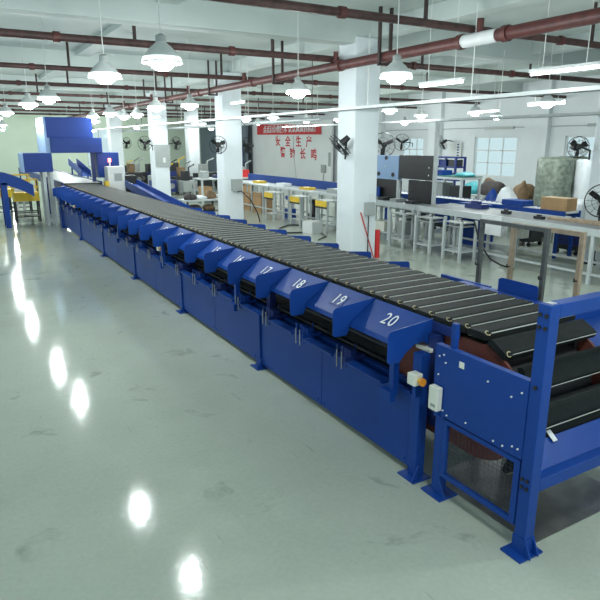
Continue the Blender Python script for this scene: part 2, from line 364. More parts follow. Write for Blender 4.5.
# vertical guide posts with hooked tops
for y in (3.12,5.9,8.6,11.3):
    m=MB().box(2.60,2.65,y,y+.05,.60,.93); m.box(2.56,2.61,y-.02,y+.10,.56,.64); m.build('guide_upright',BLUE,sc)
# curved side board (red oxide) at the near end
arc=[(2.6+.41*math.cos(a),.705+.41*math.sin(a)) for a in [math.radians(90+180*i/20) for i in range(21)]]
pts=[(3.4,1.115)]+arc+[(3.4,.29)]
MB().prism(pts,'x',2.885,2.905).build('end_board',BROWN,sc)
MB().prism(pts,'x',3.73,3.75).build('end_board',BROWN,sc)
MB().tube([(2.95,2.58,.72),(3.7,2.58,.72)],.29,28).build('end_drum',DARK,sc,smooth=True)
# carriers
def carrier_proto():
    m=MB()
    prof=[(-.078,-.02),(-.078,.012),(-.068,.024),(-.05,.028),(.05,.028),(.068,.024),(.078,.012),(.078,-.02)]
    m.prism(prof,'x',SX0,SX1)
    m.box(SX0+.06,SX1-.06,-.05,.05,-.05,-.02); m.tube([(SX0-.006,-.03,0),(SX0+.03,-.03,0)],.012,8)
    c=m.build('belt_carrier',BELT,sc,off=(0,0,0)); 
    s=MB().box(SX0+.055,SX1-.02,-.0848,-.0822,.02,.027).build('divider_strip',STRIP,c,off=(0,0,0))
    q=MB(); pp=[(SX0+.04+.022*math.cos(a)*.8-.01,-.074+.024*math.sin(a)*.6,.024+.01*math.sin(a)) for a in [math.radians(t) for t in range(40,330,30)]]
    q.tube(pp,.004,6)
    q.build('clip',CLIP,c,smooth=True,off=(0,0,0))
    return c
cp=carrier_proto(); base=Vector(sc['_base'])
CP=.1775; CC=Vector((2.52,.745)); CR=.43
path=[]
y=2.615
n=0
while y<SY1: path.append((y,CC.y+CR,0)); y+=CP
path=path[::-1]
path+=[(2.435,1.125,math.radians(28)),(2.215,.995,math.radians(66)),(2.14,.765,math.radians(86)),(2.19,.58,math.radians(102)),(2.26,.40,math.radians(112))]
path=path[::-1]
for i,(yy,zz,an) in enumerate(path[:100]):
    c=cp if i==0 else cp.copy()
    if i:
        COL.objects.link(c); c.parent=sc
        for ch in cp.children: d=ch.copy(); COL.objects.link(d); d.parent=c
    c.location=Vector((0,yy,zz))-base; c.rotation_euler=(an,0,0)
# top: rail plate between carriers and chutes
MB().box(2.835,2.86,2.75,18.3,1.10,1.165).build('edge_rail',NAVY,sc)
# ------------------------------------------------------------ numbered chutes
chutes_desc='blue sheet metal chute numbered %d on the near side of the belt'
def fin_poly(s=1,cx=0):
    pts=[]
    for t in range(0,91,18):
        an=math.radians(90+t); pts.append((2.48+.04*math.cos(an),1.11+.04*math.sin(an)))
    pts+= [(2.44,.95)]
    for t in range(0,91,30):
        an=math.radians(180+t); pts.append((2.47+.03*math.cos(an),.94+.03*math.sin(an)))
    pts+=[(2.57,.91),(2.62,.99),(2.84,1.10),(2.84,1.185)]
    return pts
def fin_last():
    p=fin_poly()[:-4]+[(2.55,.91),(2.60,.97),(2.68,1.02),(2.76,1.03),(2.83,.98),(2.84,1.185)]
    return p
for k in range(23):
    y=3.0+PIT*k; num=20-k
    lab=chutes_desc%num if num>0 else 'unnumbered blue chute at the far end, %s beyond chute number one'%ORD[-num]
    t=thing('sorting_chute',lab,'chute',(2.65,y,1.0),'near side sorting chutes')
    y1=y+PIT-.012
    pl=MB().prism([(2.852,1.165),(2.842,1.178),(2.605,1.018),(2.585,.985),(2.592,.983),(2.612,1.008)],'y',y+.008,y1)
    for yy in (y+.12,y+.5): pl.tube([(2.585,yy,1.0),(2.60,yy,1.0)],.007,8)
    pl.build('slide_plate',BLUE,t)
    MB().prism(fin_last() if k==0 else fin_poly(),'y',y,y+.006).build('fin',BLUE,t)
    if num>0:
        d=Vector((2.842-2.605,0,1.178-1.018)).normalized()      # up the slope
        xa=Vector((0,-1,0)); mid=Vector((2.725,y+.34,1.0975))
        nrm=xa.cross(d); 
        if nrm.z<0: nrm=-nrm
        M=basis(mid+nrm*.006,xa,d)
        if nrm.dot(M.to_3x3()@Vector((0,0,1)))<0: print('flip')
        if k in (1,2,3,4):
            st=MB().box(-.085,.085,-.06,.06,-.001,.0005,M=M); st.build('sticker',BLUED,t)
        text_mb(str(num),.16,M@Matrix.Translation((0,0,.002)),ext=.0008,sx=.85,font_sp=1.15).build('number',LET,t)
# support under chute 20 : white boxes
t=thing('sensor_box','white sensor unit on bracket under chute number 20','sensor',(2.78,3.1,.9))
MB().box(2.77,2.87,2.94,3.09,.955,.985).build('cover',CREAM,t,bevel=.005); MB().box(2.79,2.83,3.0,3.03,.7,.955).build('bracket',BLUE,t)
# e-stops
for (x,y,z,lab) in ((2.62,2.9,.765,'cream emergency stop box with orange knob on the post below chute 20'),(2.62,8.75,.80,'emergency stop box halfway along the conveyor side'),(2.62,15.8,.80,'emergency stop box near the far end of conveyor side')):
    t=thing('emergency_stop',lab,'emergency stop',(x,y,z),'emergency stop boxes')
    MB().box(x-.04,x+.035,y-.03,y+.05,z,z+.085).build('housing',CREAM,t,bevel=.006)
    MB().tube([(x,y-.03,z+.04),(x,y-.055,z+.04)],.016,12).build('stem',YEL,t)
    MB().tube([(x,y-.055,z+.04),(x,y-.075,z+.04)],.028,16).build('knob',ORANGE,t,smooth=True)
    MB().box(x+.0,x+.05,y+.0,y+.03,.66,z).build('bracket',BLUE,t)
# ------------------------------------------------------------ end guard frame
gf=thing('end_guard_frame','tall blue guard frame with mesh panel at the near end of belt','guard frame',(2.7,1.97,0))
m=MB().box(2.66,2.74,1.93,2.01,.02,1.56); m.build('corner_post',BLUE,gf,bevel=.004)
m=MB().box(2.6,2.80,1.90,2.05,0,.014); m.prism([(1.93,.014),(1.88,.014),(1.93,.13)],'x',2.66,2.67); m.prism([(1.93,.014),(1.88,.014),(1.93,.13)],'x',2.73,2.74); m.box(2.655,2.745,1.925,2.015,.014,.12); m.build('foot_plate',BLUE,gf)
b=MB()
for (yy,zz) in ((1.95,1.50),(1.99,1.50),(1.95,1.43),(1.99,1.43),(1.955,.50),(1.99,.50),(1.955,.45),(1.99,.45),(1.97,1.08)): b.tube([(2.652,yy,zz),(2.665,yy,zz)],.012,8)
b.build('bolt',BLACK,gf)
MB().box(2.74,4.15,1.93,2.01,1.48,1.56).build('top_beam',BLUE,gf,bevel=.004)
MB().box(2.69,2.735,1.95,1.995,1.56,1.563).build('post_cap',GREYB,gf)
MB().box(2.74,4.15,1.93,2.0,.42,.50).build('lower_beam',BLUE,gf,bevel=.004)
MB().box(4.15,4.23,1.93,2.01,0,1.56).build('corner_post',BLUE,gf)
MB().prism([(2.0,.485),(2.0,.497),(2.13,.60),(2.14,.595)],'x',2.745,4.15).build('catch_plate',BLUE,gf)
MB().prism([(2.09,.585),(2.09,.59),(2.15,.635),(2.15,.63)],'x',3.05,3.09).build('clip_plate',WHITE,gf)
MB().box(2.665,2.735,2.66,2.735,.02,1.08).build('rear_post',BLUE,gf,bevel=.004)
m=MB().box(2.62,2.79,2.6,2.79,0,.014); m.prism([(2.66,.014),(2.60,.014),(2.66,.12)],'x',2.665,2.675); m.build('foot_plate',BLUE,gf)
MB().box(2.68,2.715,2.62,2.655,1.08,1.27).build('stub',BLUE,gf)
MB().box(2.655,2.664,2.012,2.76,.615,1.10).build('guard_panel',BLUE,gf)
MB().box(2.655,2.70,2.012,2.76,1.10,1.105).build('guard_flange',BLUE,gf)
b=MB()
for (yy,zz) in ((2.7,.66),(2.66,.66),(2.62,.64),(2.45,.66),(2.08,.67),(2.15,.64),(2.22,.64),(2.04,.67),(2.72,1.03),(2.68,1.05),(2.66,1.0),(2.3,1.0),(2.12,.97),(2.05,1.02),(2.72,.9)): b.tube([(2.648,yy,zz),(2.656,yy,zz)],.006,8)
b.build('rivet',WHITE,gf)['label']='pale rivets'
MB().box(2.65,2.655,2.50,2.54,1.01,1.05).build('rating_label',CREAM,gf)
f=MB(); f.box(2.66,2.69,2.02,2.06,.17,.60); f.box(2.66,2.69,2.62,2.655,.17,.60); f.box(2.66,2.69,2.06,2.62,.17,.20); f.box(2.66,2.69,2.06,2.62,.57,.60)
mf=f.build('mesh_frame',BLUE,gf)
g=MB()
for i in range(1,17): yy=2.06+.56*i/17; g.tube([(2.675,yy,.2),(2.675,yy,.57)],.0017,4)
for i in range(1,12): zz=.2+.37*i/12; g.tube([(2.678,2.06,zz),(2.678,2.62,zz)],.0017,4)
g.build('wire_mesh',MESHW,mf)
t=thing('junction_box','cream junction box fixed on the guard frame next to post','junction box',(2.64,2.78,.75))
MB().box(2.60,2.65,2.665,2.75,.655,.825).build('housing',CREAM,t,bevel=.008); MB().box(2.596,2.60,2.68,2.72,.685,.705).build('screw_plate',GREYB,t)
MB().box(2.64,2.665,2.69,2.73,.60,.66).build('bracket',BLUE,t)
single(MB().box(2.80,3.80,1.98,2.9,.001,.006),'steel_floor_plate',STEEL,'shiny steel plate lying on floor under the belt end','plate')
# ------------------------------------------------------------ far side chutes
for k in range(12):
    y=4.85+.69*k
    t=thing('sorting_chute','blue fin chute on the far side of belt, %s from the camera'%ORD[k],'chute',(4.0,y,1.0),'far side sorting chutes')
    mir=lambda P:[(6.64-a,b) for a,b in P]
    MB().prism(mir([(2.852,1.165),(2.842,1.178),(2.605,1.018),(2.612,1.008)]),'y',y+.008,y+.67).build('slide_plate',BLUE,t)
    MB().prism(mir(fin_poly()),'y',y,y+.006).build('fin',BLUE,t)
# discharge wing on far side near end
t=thing('discharge_wing','flat blue discharge tray with upright plate on far side near end','chute',(4.3,3.9,.9))
MB().box(3.86,4.62,3.05,4.45,.955,.965).build('tray_floor',BLUE,t)
MB().prism([(3.50,.965),(3.97,.965),(3.97,1.08),(3.93,1.10),(3.52,1.10),(3.50,1.08)],'x',4.60,4.608).build('upright_plate',BLUE,t)
MB().box(4.62,4.66,4.1,4.8,.93,.97).build('side_rail',BLUE,t); MB().box(3.86,4.72,3.0,3.05,.93,1.0).build('side_rail',BLUE,t)
for x,y in ((3.92,3.1),(4.55,3.1),(4.55,4.4)): MB().box(x-.03,x+.03,y-.03,y+.03,0,.955).build('leg',BLUE,t)
t=thing('discharge_wing','long blue steel chute side rising behind belt end at right edge','chute',(4.9,2.7,.9))
MB().prism([(3.9,.93),(4.9,.93),(5.3,1.0),(5.3,1.02),(4.9,.95),(3.9,.95)],'y',2.2,2.92).build('tray_floor',BLUE,t)
MB().box(4.0,5.3,2.93,2.95,.9,1.05).build('side_plate',BLUE,t)
for x in (4.3,5.2): MB().box(x-.03,x+.03,2.5,2.56,0,.93).build('leg',BLUE,t)
# gates
def gate(name,lab,m,x,y0,y1,z,w):
    t=thing(name,lab,'post frame',(x,(y0+y1)/2,0))
    for yy in (y0,y1):
        MB().box(x-w,x+w,yy-w,yy+w,0,z).build('post',m,t)
        h=MB().tube([(x-w,yy,z*.72),(x-w-.035,yy,z*.72),(x-w-.04,yy,z*.72+.03)],.008,6); h.build('hook',BLACK,t)
    MB().box(x-w,x+w,y0-w,y1+w,z,z+2*w).build('top_bar',m,t)
gate('post_frame','dark grey steel post frame standing behind the near belt end',GUN,4.78,3.60,4.40,1.58,.02)
gate('post_frame','tan coloured post frame behind the dark one at right',WOOD,5.12,3.46,4.27,1.53,.022)
# ------------------------------------------------------------ scanner tunnel
st=thing('scanner_tunnel','tall blue scanner housing bridging the far end of belt','scanner tunnel',(3.2,19,0))
MB().box(2.56,3.86,19,20.6,2.52,3.10).build('upper_housing',BLUED,st,bevel=.01)
MB().box(2.62,4.06,18.8,20.7,2.09,2.52).build('lower_housing',BLUED,st,bevel=.01)
MB().box(2.50,2.62,18.9,20.7,2.09,2.52).build('side_cover',BLUEL,st); MB().prism([(18.95,2.52),(20.6,2.52),(20.6,3.1),(19.0,3.1)],'x',2.50,2.56).build('side_cover',BLUEL,st)
MB().box(1.86,2.62,18.8,19.6,1.56,2.09).build('left_box',BLUED,st,bevel=.01); MB().box(1.80,1.86,18.82,19.6,1.56,2.09).build('left_cover',BLUEL,st)
MB().box(3.9,4.55,18.9,19.7,1.35,2.09).build('right_box',BLUED,st,bevel=.01)
for x in (3.75,): MB().box(x,x+.1,19,19.1,1.2,2.09).build('leg',NAVY,st)
for x,y in ((2.36,18.85),(2.56,18.85),(2.36,19.4),(2.56,19.4)): MB().box(x-.04,x+.04,y-.04,y+.04,0,1.56).build('leg',STEELW,st)
MB().box(2.4,2.52,18.83,18.87,.12,.2).build('leg_rail',STEELW,st)
for y in (18.9,19.5): MB().box(4.2,4.28,y-.04,y+.04,0,1.35).build('leg',STEELW,st)
# infeed
t=thing('infeed_conveyor','light grey belt infeed conveyor passing through the blue scanner','conveyor',(3.3,22,0))
MB().box(2.86,3.9,18.72,31,1.16,1.23).build('belt',GREYB,t,bevel=.01); MB().box(2.80,2.855,18.72,31,1.02,1.25).build('side_rail',NAVY,t); MB().box(3.905,3.96,18.72,31,1.02,1.25).build('side_rail',NAVY,t)
MB().box(2.86,3.9,18.68,18.715,1.1,1.22).build('end_roller_cover',BLACK,t)
for y in (18.9,22,25,28,30.8):
    for x in (2.83,3.93): MB().box(x-.03,x+.03,y-.03,y+.03,0,1.02).build('leg',NAVY,t)
single(MB().box(2.64,2.74,18.32,18.66,.0,1.14),'end_cover',BLUE,'blue upright end cover at the far end of conveyor side','cover')
# side inclined feed, left
def incline(x0,x1,y0,y1,z0,z1,lab,wall=.12,m=BLUE,legs=True,yax=True):
    t=thing('inclined_chute',lab,'chute',((x0+x1)/2,(y0+y1)/2,0))
    P=lambda dz0,dz1:[(y0,z0+dz0),(y1,z1+dz0),(y1,z1+dz1),(y0,z0+dz1)]
    MB().prism(P(0,.02),'x',x0+.021,x1-.021).build('slide',m,t)
    for a,b in ((x0,x0+.02),(x1-.02,x1)): MB().prism(P(-.05,wall),'x',a,b).build('side_plate',m,t)
    if legs:
        for f in (.15,.85):
            yy=y0+(y1-y0)*f; zz=z0+(z1-z0)*f
            for xx in (x0+.05,x1-.05): MB().box(xx-.025,xx+.025,yy-.025,yy+.025,0,zz-.03).build('leg',m,t)
    return t
incline(4.5,4.9,13.7,18.3,.75,1.15,'long blue inclined chute descending beside the white control cabinet',.16)
incline(3.98,4.3,22.,24.5,1.25,1.6,'blue inclined chute seen through the scanner opening',.2)
# curved blue arm at left edge
t=thing('curved_feed_conveyor','curved blue feed conveyor with thick leg at the left edge','conveyor',(1.6,19,0))
pts=[]; N=10
up=[(.75+1.3*i/N, 1.62-.42*(i/N)**2.2) for i in range(N+1)]
m=MB().prism([(a,b) for a,b in up]+[(a,b-.34) for a,b in up[::-1]],'y',18.9,18.94); m.build('side_plate',BLUE,t)
m=MB().prism([(a,b) for a,b in up]+[(a,b-.34) for a,b in up[::-1]],'y',19.6,19.64); m.build('side_plate',BLUE,t)
m=MB().prism([(a,b-.03) for a,b in up]+[(a,b-.12) for a,b in up[::-1]],'y',18.94,19.6); m.build('belt',BLUE,t)
for y in (18.9,19.56): MB().box(1.22,1.36,y,y+.08,0,1.28).build('leg',BLUE,t)
# yellow cage trolleys on black benches
def trolley(x,y,lab,rz=0):
    t=thing('yellow_bin_trolley',lab,'trolley',(x,y,0),'yellow bin trolleys',rz=rz,local=True)
    MB().box(-.36,.36,-.28,.28,.64,.9).build('bin',YEL,t)
    f=MB()
    for xx in (-.35,.35):
        for yy in (-.27,.27): f.tube([(xx,yy,.9),(xx,yy,1.28)],.016,6)
    for z in (1.05,1.28):
        for yy in (-.27,.27): f.tube([(-.35,yy,z),(.35,yy,z)],.014,6)
        for xx in (-.35,.35): f.tube([(xx,-.27,z),(xx,.27,z)],.014,6)
    f.build('rail',YEL,t)
    for xx in (-.33,.33):
        for yy in (-.25,.25): MB().box(xx-.02,xx+.02,yy-.02,yy+.02,0,.64).build('leg',DARK,t)
    m=MB()
    for yy in (-.25,.25): m.box(-.31,.31,yy-.012,yy+.012,.28,.31)
    m.box(-.31,.31,-.24,.24,.15,.17); m.build('shelf',DARK,t)
trolley(1.95,20.3,'yellow bin trolley on black legs beside white scanner leg'); trolley(1.5,22.1,'yellow bin trolley behind the curved blue conveyor'); trolley(2.05,23.4,'farthest yellow bin trolley near the belt')
single(MB().box(1.72,1.98,21.0,21.25,.64,1.2).box(1.72,1.78,21.0,21.06,0,.64).box(1.92,1.98,21.0,21.06,0,.64).box(1.72,1.78,21.19,21.25,0,.64).box(1.92,1.98,21.19,21.25,0,.64),'white_carton_stand',WHITE,'white carton on thin legs between yellow trolleys','carton')
# control cabinet with beacon
t=thing('control_cabinet','white control cabinet with grey screen beside far end of belt','control cabinet',(4.26,18.4,0))
MB().box(4.02,4.5,18.15,18.6,.02,1.7).build('body',WHITE,t,bevel=.01); MB().box(4.2,4.42,18.14,18.15,1.28,1.5).build('screen',GREYB,t); MB().box(4.06,4.46,18.142,18.15,.08,1.2).build('door',WHITE,t)
t=thing('signal_beacon','glowing red signal beacon on top of the control cabinet','beacon',(4.15,18.4,1.7))
MB().tube([(4.15,18.4,1.702),(4.15,18.4,1.83)],.018,8).build('stem',WHITE,t); MB().tube([(4.15,18.4,1.83),(4.15,18.4,1.93)],.04,12).build('lens',BEACON,t,smooth=True)
single(MB().box(4.58,4.92,18.4,18.75,0,1.42),'black_bin',BLACK,'black bin right of the white control cabinet','bin',bevel=.01)
single(MB().box(3.88,3.98,17.9,18.2,0,1.3),'yellow_guard_box',YEL,'small yellow box between belt and control cabinet','box')
# ------------------------------------------------------------ fans
def fan(loc,aim,label,arm,R=.31,tilt=0,wall=True):
    """aim = rotation z ; local -Y is blowing side; arm = vector to mount in world"""
    t=thing('wall_fan' if wall else 'standing_fan',label,'fan',loc,'industrial fans',local=True)
    M=Matrix.Rotation(aim,4,'Z')@Matrix.Rotation(tilt,4,'X')
    c=MB()
    for rr,yy in ((R,0),(R*.97,-.05),(R*.97,.05),(R*.6,-.075),(R*.3,-.085)): c.ring((0,yy,0),rr,.0045,M=M,n=26,m=4)
    for k in range(14):
        a=2*PI*k/14; d=Vector((math.cos(a),0,math.sin(a)))
        c.tube([M@(d*R*.2+Vector((0,-.085,0))),M@(d*R*.7+Vector((0,-.07,0))),M@(d*R),M@(d*R*.7+Vector((0,.07,0))),M@(d*R*.3+Vector((0,.08,0)))],.0022,4)
    c.build('cage',DARK,t)
    m=MB(); m.tube([M@Vector((0,-.06,0)),M@Vector((0,.02,0))],.05,12); m.tube([M@Vector((0,.05,0)),M@Vector((0,.24,0))],[.075,.055],14); m.build('motor',BLACK,t,smooth=True)
    for k in range(3):
        a=2*PI*k/3+.5; u=Vector((math.cos(a),0,math.sin(a))); v=Vector((-math.sin(a),0,math.cos(a)))
        vs=[u*.04-v*.02,u*.12-v*.06,u*R*.85-v*.07,u*R*.9+v*.03,u*.12+v*.05,u*.04+v*.02]; y=[0,-.02,-.03,.03,.03,.01]
        P=[M@(p+Vector((0,yy-.01,0))) for p,yy in zip(vs,y)]; Q=[p+(M.to_3x3()@Vector((0,.004,0))) for p in P]; n=6
        MB().poly(P+Q,[tuple(range(n)),tuple(range(2*n-1,n-1,-1))]+[(i,(i+1)%n,n+(i+1)%n,n+i) for i in range(n)]).build('blade',BLACK,t)
    s=M@Vector((0,.2,0)); e=Vector(arm)
    if wall: MB().tube([s,s+Vector((0,0,-.02)),(s+e)/2+Vector((0,0,.06)),e+Vector((0,0,.06)),e+Vector((0,0,-.12))],.022,8).build('arm',BLACK,t,smooth=True)
    else:
        m=MB().tube([s,Vector((s.x,s.y,-loc[2]+.03))],.02,8); m.lathe([(.25,0),(.25,.03),(.03,.05)],c=(s.x,s.y,-loc[2]),n=20); m.build('stand',BLACK,t,smooth=True)
    return t
fan((6.72,10.0,2.33),-2.1,'black wall fan seen edge on at left of nearest column',(.31,.25,-.15),R=.27,tilt=.775)
fan((6.78,16.35,2.32),-.35,'black wall fan on the left face of second column',(.32,.55,-.15),R=.25)
fan((7.95,16.9,2.3),-1.2,'black wall fan right of the second column',(-.25,.1,-.1),R=.24)
fan((6.7,23.5,2.35),-.3,'black wall fan left of the third column',(.4,.35,-.15),R=.27)
fan((8.05,23.8,2.35),-1.1,'black wall fan right of the third column',(-.35,.1,-.1),R=.26)
fan((7.95,31.2,2.35),-.9,'small black wall fan right of the column behind beacon',(-.25,.1,-.1),R=.28)
fan((19.3,23.3,2.38),-.8,'wall fan in front of small window behind black cabinet',(.68,.0,-.1),R=.40)
fan((19.3,20.5,2.36),-1.9,'wall fan beside the white notice with dotted strip',(.66,.0,.0),R=.35,tilt=.5)
fan((10.3,13.2,2.32),-.9,'wall fan half hidden at the right of near column',(.1,.1,-.25),R=.33)
fan((10.95,7.75,2.30),-.5,'wall fan mounted at right in front of second window',(.39,.0,-.13),R=.21)
fan((11.05,7.15,1.28),-.9,'standing fan cut by the right edge of photo',(0,0,0),R=.33,wall=False)
# ------------------------------------------------------------ banner & slogan
bx=XR-.36
t=thing('banner','red cloth banner with white slogan above the white wall','banner',(bx,ky(26),kz(3.1)))
ya,yb=39.9,31.2
m=MB(); N=24
vs=[];fs=[]
for i in range(N+1):
    y=ya+(yb-ya)*i/N; o=.03*math.sin(i*1.1); zt=kz(3.32-.17*i/N+.015*math.sin(i*.7)); zb=kz(2.78-.05*i/N)
    vs+=[(bx-.035-o*.5,y,zt),(bx-.035+o*.3,y,zb),(bx-.03-o*.5,y,zt),(bx-.03+o*.3,y,zb)]
for i in range(N):
    a=4*i;b=a+4; fs+=[(a,a+1,b+1,b),(a+2,b+2,b+3,a+3),(a,b,b+2,a+2),(a+1,a+3,b+3,b+1)]
m.poly(vs,fs).build('cloth',BANNER,t,smooth=True)
M=basis((bx-.07,35.3,kz(3.01)),(0,-1,0),(0,0,1))
text_mb('点点滴滴做技术 认认真真做机械',  .40*KW,M,ext=.004,sx=.93,font_sp=1,bold=.01).build('lettering',LET,t)
for body,y,z,in (('安',36.8,2.42),('全',35.4,2.40),('生',34.0,2.39),('产',32.7,2.38),('警',36.1,1.86),('钟',34.8,1.84),('长',33.45,1.82),('鸣',32.1,1.80)):
    M=basis((bx+.002,y,kz(z)),(0,-1,0),(0,0,1))
    o=text_mb(body,.54*KW,M,ext=.004,sx=1.0,bold=.014).build('wall_character',REDT); tag(o,'red painted character %s on the white wall below the banner'%body,'lettering','wall slogan characters')
single(MB().box(bx-.02,bx+.009,ky(22.65),ky(22.8),kz(1.35),kz(1.95)),'wall_vent',GREYB,'narrow grey plate on white wall right of the red characters','plate')
t=thing('wall_box','grey wall box with hanging cable on white display wall','wall box',(bx,ky(23.2),1.)); MB().box(bx-.08,bx+.008,ky(23.0),ky(23.35),kz(1.05),kz(1.4)).build('housing',GREYB,t); MB().tube([(bx-.03,ky(23.17),kz(1.05)),(bx-.03,ky(23.2),.03)],.02,6).build('cable',GREYB,t)
single(MB().tube([(bx-.004,ky(26.0),kz(2.7)),(bx-.004,ky(25.9),kz(1.6)),(bx-.004,ky(25.7),.05)],.014,6),'wall_cable',GREYB,'thin grey cable running down the white wall','cable')
# ------------------------------------------------------------ left work table row
t=thing('work_table','long white steel work table with blue back board below banner','work table',(9.4,17,0))
MB().box(9.1,9.88,12.8,21,.94,.99).build('tabletop',STEELW,t)
MB().box(9.9,9.94,12.8,21,.95,1.24).build('back_board',BLUE,t)
for y in [12.85+.9*i for i in range(10)]:
    for x in (9.15,9.83): MB().box(x-.025,x+.025,y-.025,y+.025,0,.94).build('leg',STEELW,t)
for x in (9.15,9.83): MB().box(x-.015,x+.015,12.9,20.9,.2,.24).build('stretcher',STEELW,t)
for i,(y,lab) in enumerate(((13.65,'yellow fronted stand, nearest beside the first column'),(15.1,'yellow fronted stand middle of three at the table row'),(16.75,'yellow fronted stand leftmost of three at the table row'))):
    t=thing('packing_stand',lab,'stand',(8.8,y,0),'yellow fronted packing stands',local=True)
    MB().box(-.2,.2,-.3,.3,.86,.88).build('shelf_top',STEELW,t); MB().box(-.22,-.202,-.28,.28,.71,.86).build('front',YEL,t); MB().box(-.22,-.202,-.28,.28,.66,.708).build('scale_display',BLACK,t)
    for xx in (-.18,.18):
        for yy in (-.27,.27): MB().box(xx-.022,xx+.022,yy-.022,yy+.022,0,.86).build('leg',STEELW,t)
    MB().box(-.15,.15,-.25,.25,.18,.21).build('lower_shelf',STEELW,t)
def carton(x,y,z,a,b,h,lab,rz=0,m=CARD,name='cardboard_box',cat='box',grp=None):
    t=thing(name,lab,cat,(x,y,z),grp,rz=rz,local=True)
    MB().box(-a/2,a/2,-b/2,b/2,0,h).build('body',m,t,bevel=.006)
    MB().box(-.03,.03,-b/2-.001,b/2+.001,h-.001,h+.002).build('tape',CREAM,t)
    return t
carton(9.45,18.9,0,.5,.6,.55,'open brown cardboard box under the left end of table',.1); carton(9.5,19.85,0,.5,.7,.6,'brown cardboard box farthest left under the table',-.05)
carton(9.4,18.9,.555,.4,.4,.12,'small flat carton on top of the box under table',.3)
carton(8.35,13.7,0,.36,.42,.33,'white box standing alone on the floor behind the belt',.15,m=WHITE,name='white_box')
single(MB().tube([(8.1,13.8,.02),(7.6,14.0,.02),(7.9,14.8,.02),(8.5,15.3,.02),(8.8,15.1,.02)],.02,8),'floor_cable',BLACK,'black cable curling on floor beside the white box','cable',smooth=True)
single(MB().tube([(8.45,13.4,.02),(8.3,12.9,.02),(8.0,12.7,.02),(7.8,12.5,.02)],.014,8),'floor_cable',BLACK,'thin cable on floor in front of the white box','cable',smooth=True)
for i,(y,x,h,mm,s) in enumerate([(13.3,9.4,.1,YEL,'yellow tray at right end of'),(14.3,9.5,.12,GREYB,'grey parcel next to yellow tray on'),(15.8,9.45,.07,YEL,'flat yellow box in middle of'),(17.4,9.5,.1,FILM,'white packet on'),(19.2,9.5,.08,YEL,'yellow tray at left end of')]):
    single(MB().box(x-.15,x+.15,y-.25,y+.25,.991,.99+h),'parts_tray',mm,s+' the long work table','tray',loc=(x,y,.991))
# things below table
for i,y in enumerate((13.9,15.4,16.9)):
    m=MB().box(9.3,9.6,y-.12,y+.12,.0,.3); m.box(9.4,9.5,y-.05,y+.05,.3,.6); m.box(9.33,9.58,y-.1,y+.1,.6,.72)
    single(m,'parts_feeder',[NAVY,DARK,BLUE][i],'%s small machine under the long table, %s from the near column'%(['navy','dark','blue'][i],ORD[i]),'machine')
# blue shelf rack in recess left of banner
t=thing('shelf_rack','blue shelf rack in the recess left of banner wall','shelf rack',(18.6,41.8,0))
for z in (.3,.9,1.5,2.1): MB().box(18.4,18.9,40.9,43.3,z,z+.14).build('shelf',BLUE,t)
for y in (40.95,43.25):
    for x in (18.45,18.87): MB().box(x-.04,x+.04,y-.04,y+.04,0,2.3).build('post',BLUE,t)
struct(MB().box(19.1,19.3,ky(30.62),YF,0,kz(3.6)),'wall_recess',mat('slate_wall_paint',(.2,.25,.3),.6,noise=.05))
# ------------------------------------------------------------ right work line
t=thing('belt_work_table','long grey topped assembly conveyor with white side rail at right','conveyor table',(9.9,7.5,0))
MB().box(9.42,10.4,4.2,10.7,.93,.955).build('belt',GREYT,t); MB().box(9.36,9.415,4.2,10.7,.84,.965).build('side_rail',STEELW,t); MB().box(10.405,10.46,4.2,10.7,.84,.965).build('side_rail',STEELW,t)
for y in (4.6,6.15,7.8,9.4,10.6):
    for x in (9.39,10.43): MB().box(x-.03,x+.03,y-.03,y+.03,0,.84).build('leg',STEELW,t)
for x in (9.39,10.43): MB().box(x-.02,x+.02,4.6,10.6,.16,.20).build('stretcher',STEELW,t)
# small jigs in front
for i,(y,lab) in enumerate(((8.95,'white steel trestle table, nearest of three by the black cabinet'),(9.85,'middle of three white steel trestle tables'),(10.75,'farthest of three white steel trestle tables'))):
    t=thing('trestle_table',lab,'trestle table',(9.07,y,0),'white steel trestle tables',local=True)
    MB().box(-.2,.2,-.25,.25,.78,.80).build('tabletop',GREYB,t)
    for xx in (-.21,.21):
        for yy in (-.24,.24): MB().box(xx-.025,xx+.025,yy-.025,yy+.025,0,.83).build('leg',STEELW,t)
    MB().box(-.21,.21,-.24,.24,.18,.21).build('lower_shelf',STEELW,t); MB().box(-.18,.18,-.2,.2,.7,.72).build('upper_shelf',GREYB,t)
    MB().box(-.1,.1,-.1,.1,.21,.28).build('drive_box',GREYB,t); MB().tube([(-.12,-.1,.76),(.12,.1,.82)],.03,8).build('roller',DARK,t)
single(MB().box(9.325,9.34,8.1,8.62,.58,.955),'hanging_sheet',WHITE,'white plastic sheet hanging from the grey conveyor rail','sheet')
single(MB().tube([(9.0,8.5,.85),(9.1,8.4,.4),(9.2,8.2,.12),(9.28,8.0,.03),(9.2,7.6,.02)],.018,8),'hanging_cable',BLACK,'black cable hanging down behind white sheet','cable',smooth=True)
def ctrl(x,y,lab,z=.35):
    t=thing('control_box',lab,'control box',(x,y,z))
    MB().box(x-.12,x+.12,y-.2,y+.2,z,z+.42).build('housing',CREAM,t,bevel=.01)
    for k in range(3): MB().tube([(x-.12,y-.08,z+.1+.1*k),(x-.135,y-.08,z+.1+.1*k)],.02,8).build('button',BLUE if k else RED,t)
    MB().box(x-.03,x+.03,y-.03,y+.03,0,z).build('stand',STEELW,t)
ctrl(10.75,8.85,'white control box with buttons under the grey conveyor'); ctrl(10.8,6.9,'white control box farther right below blue conveyor')
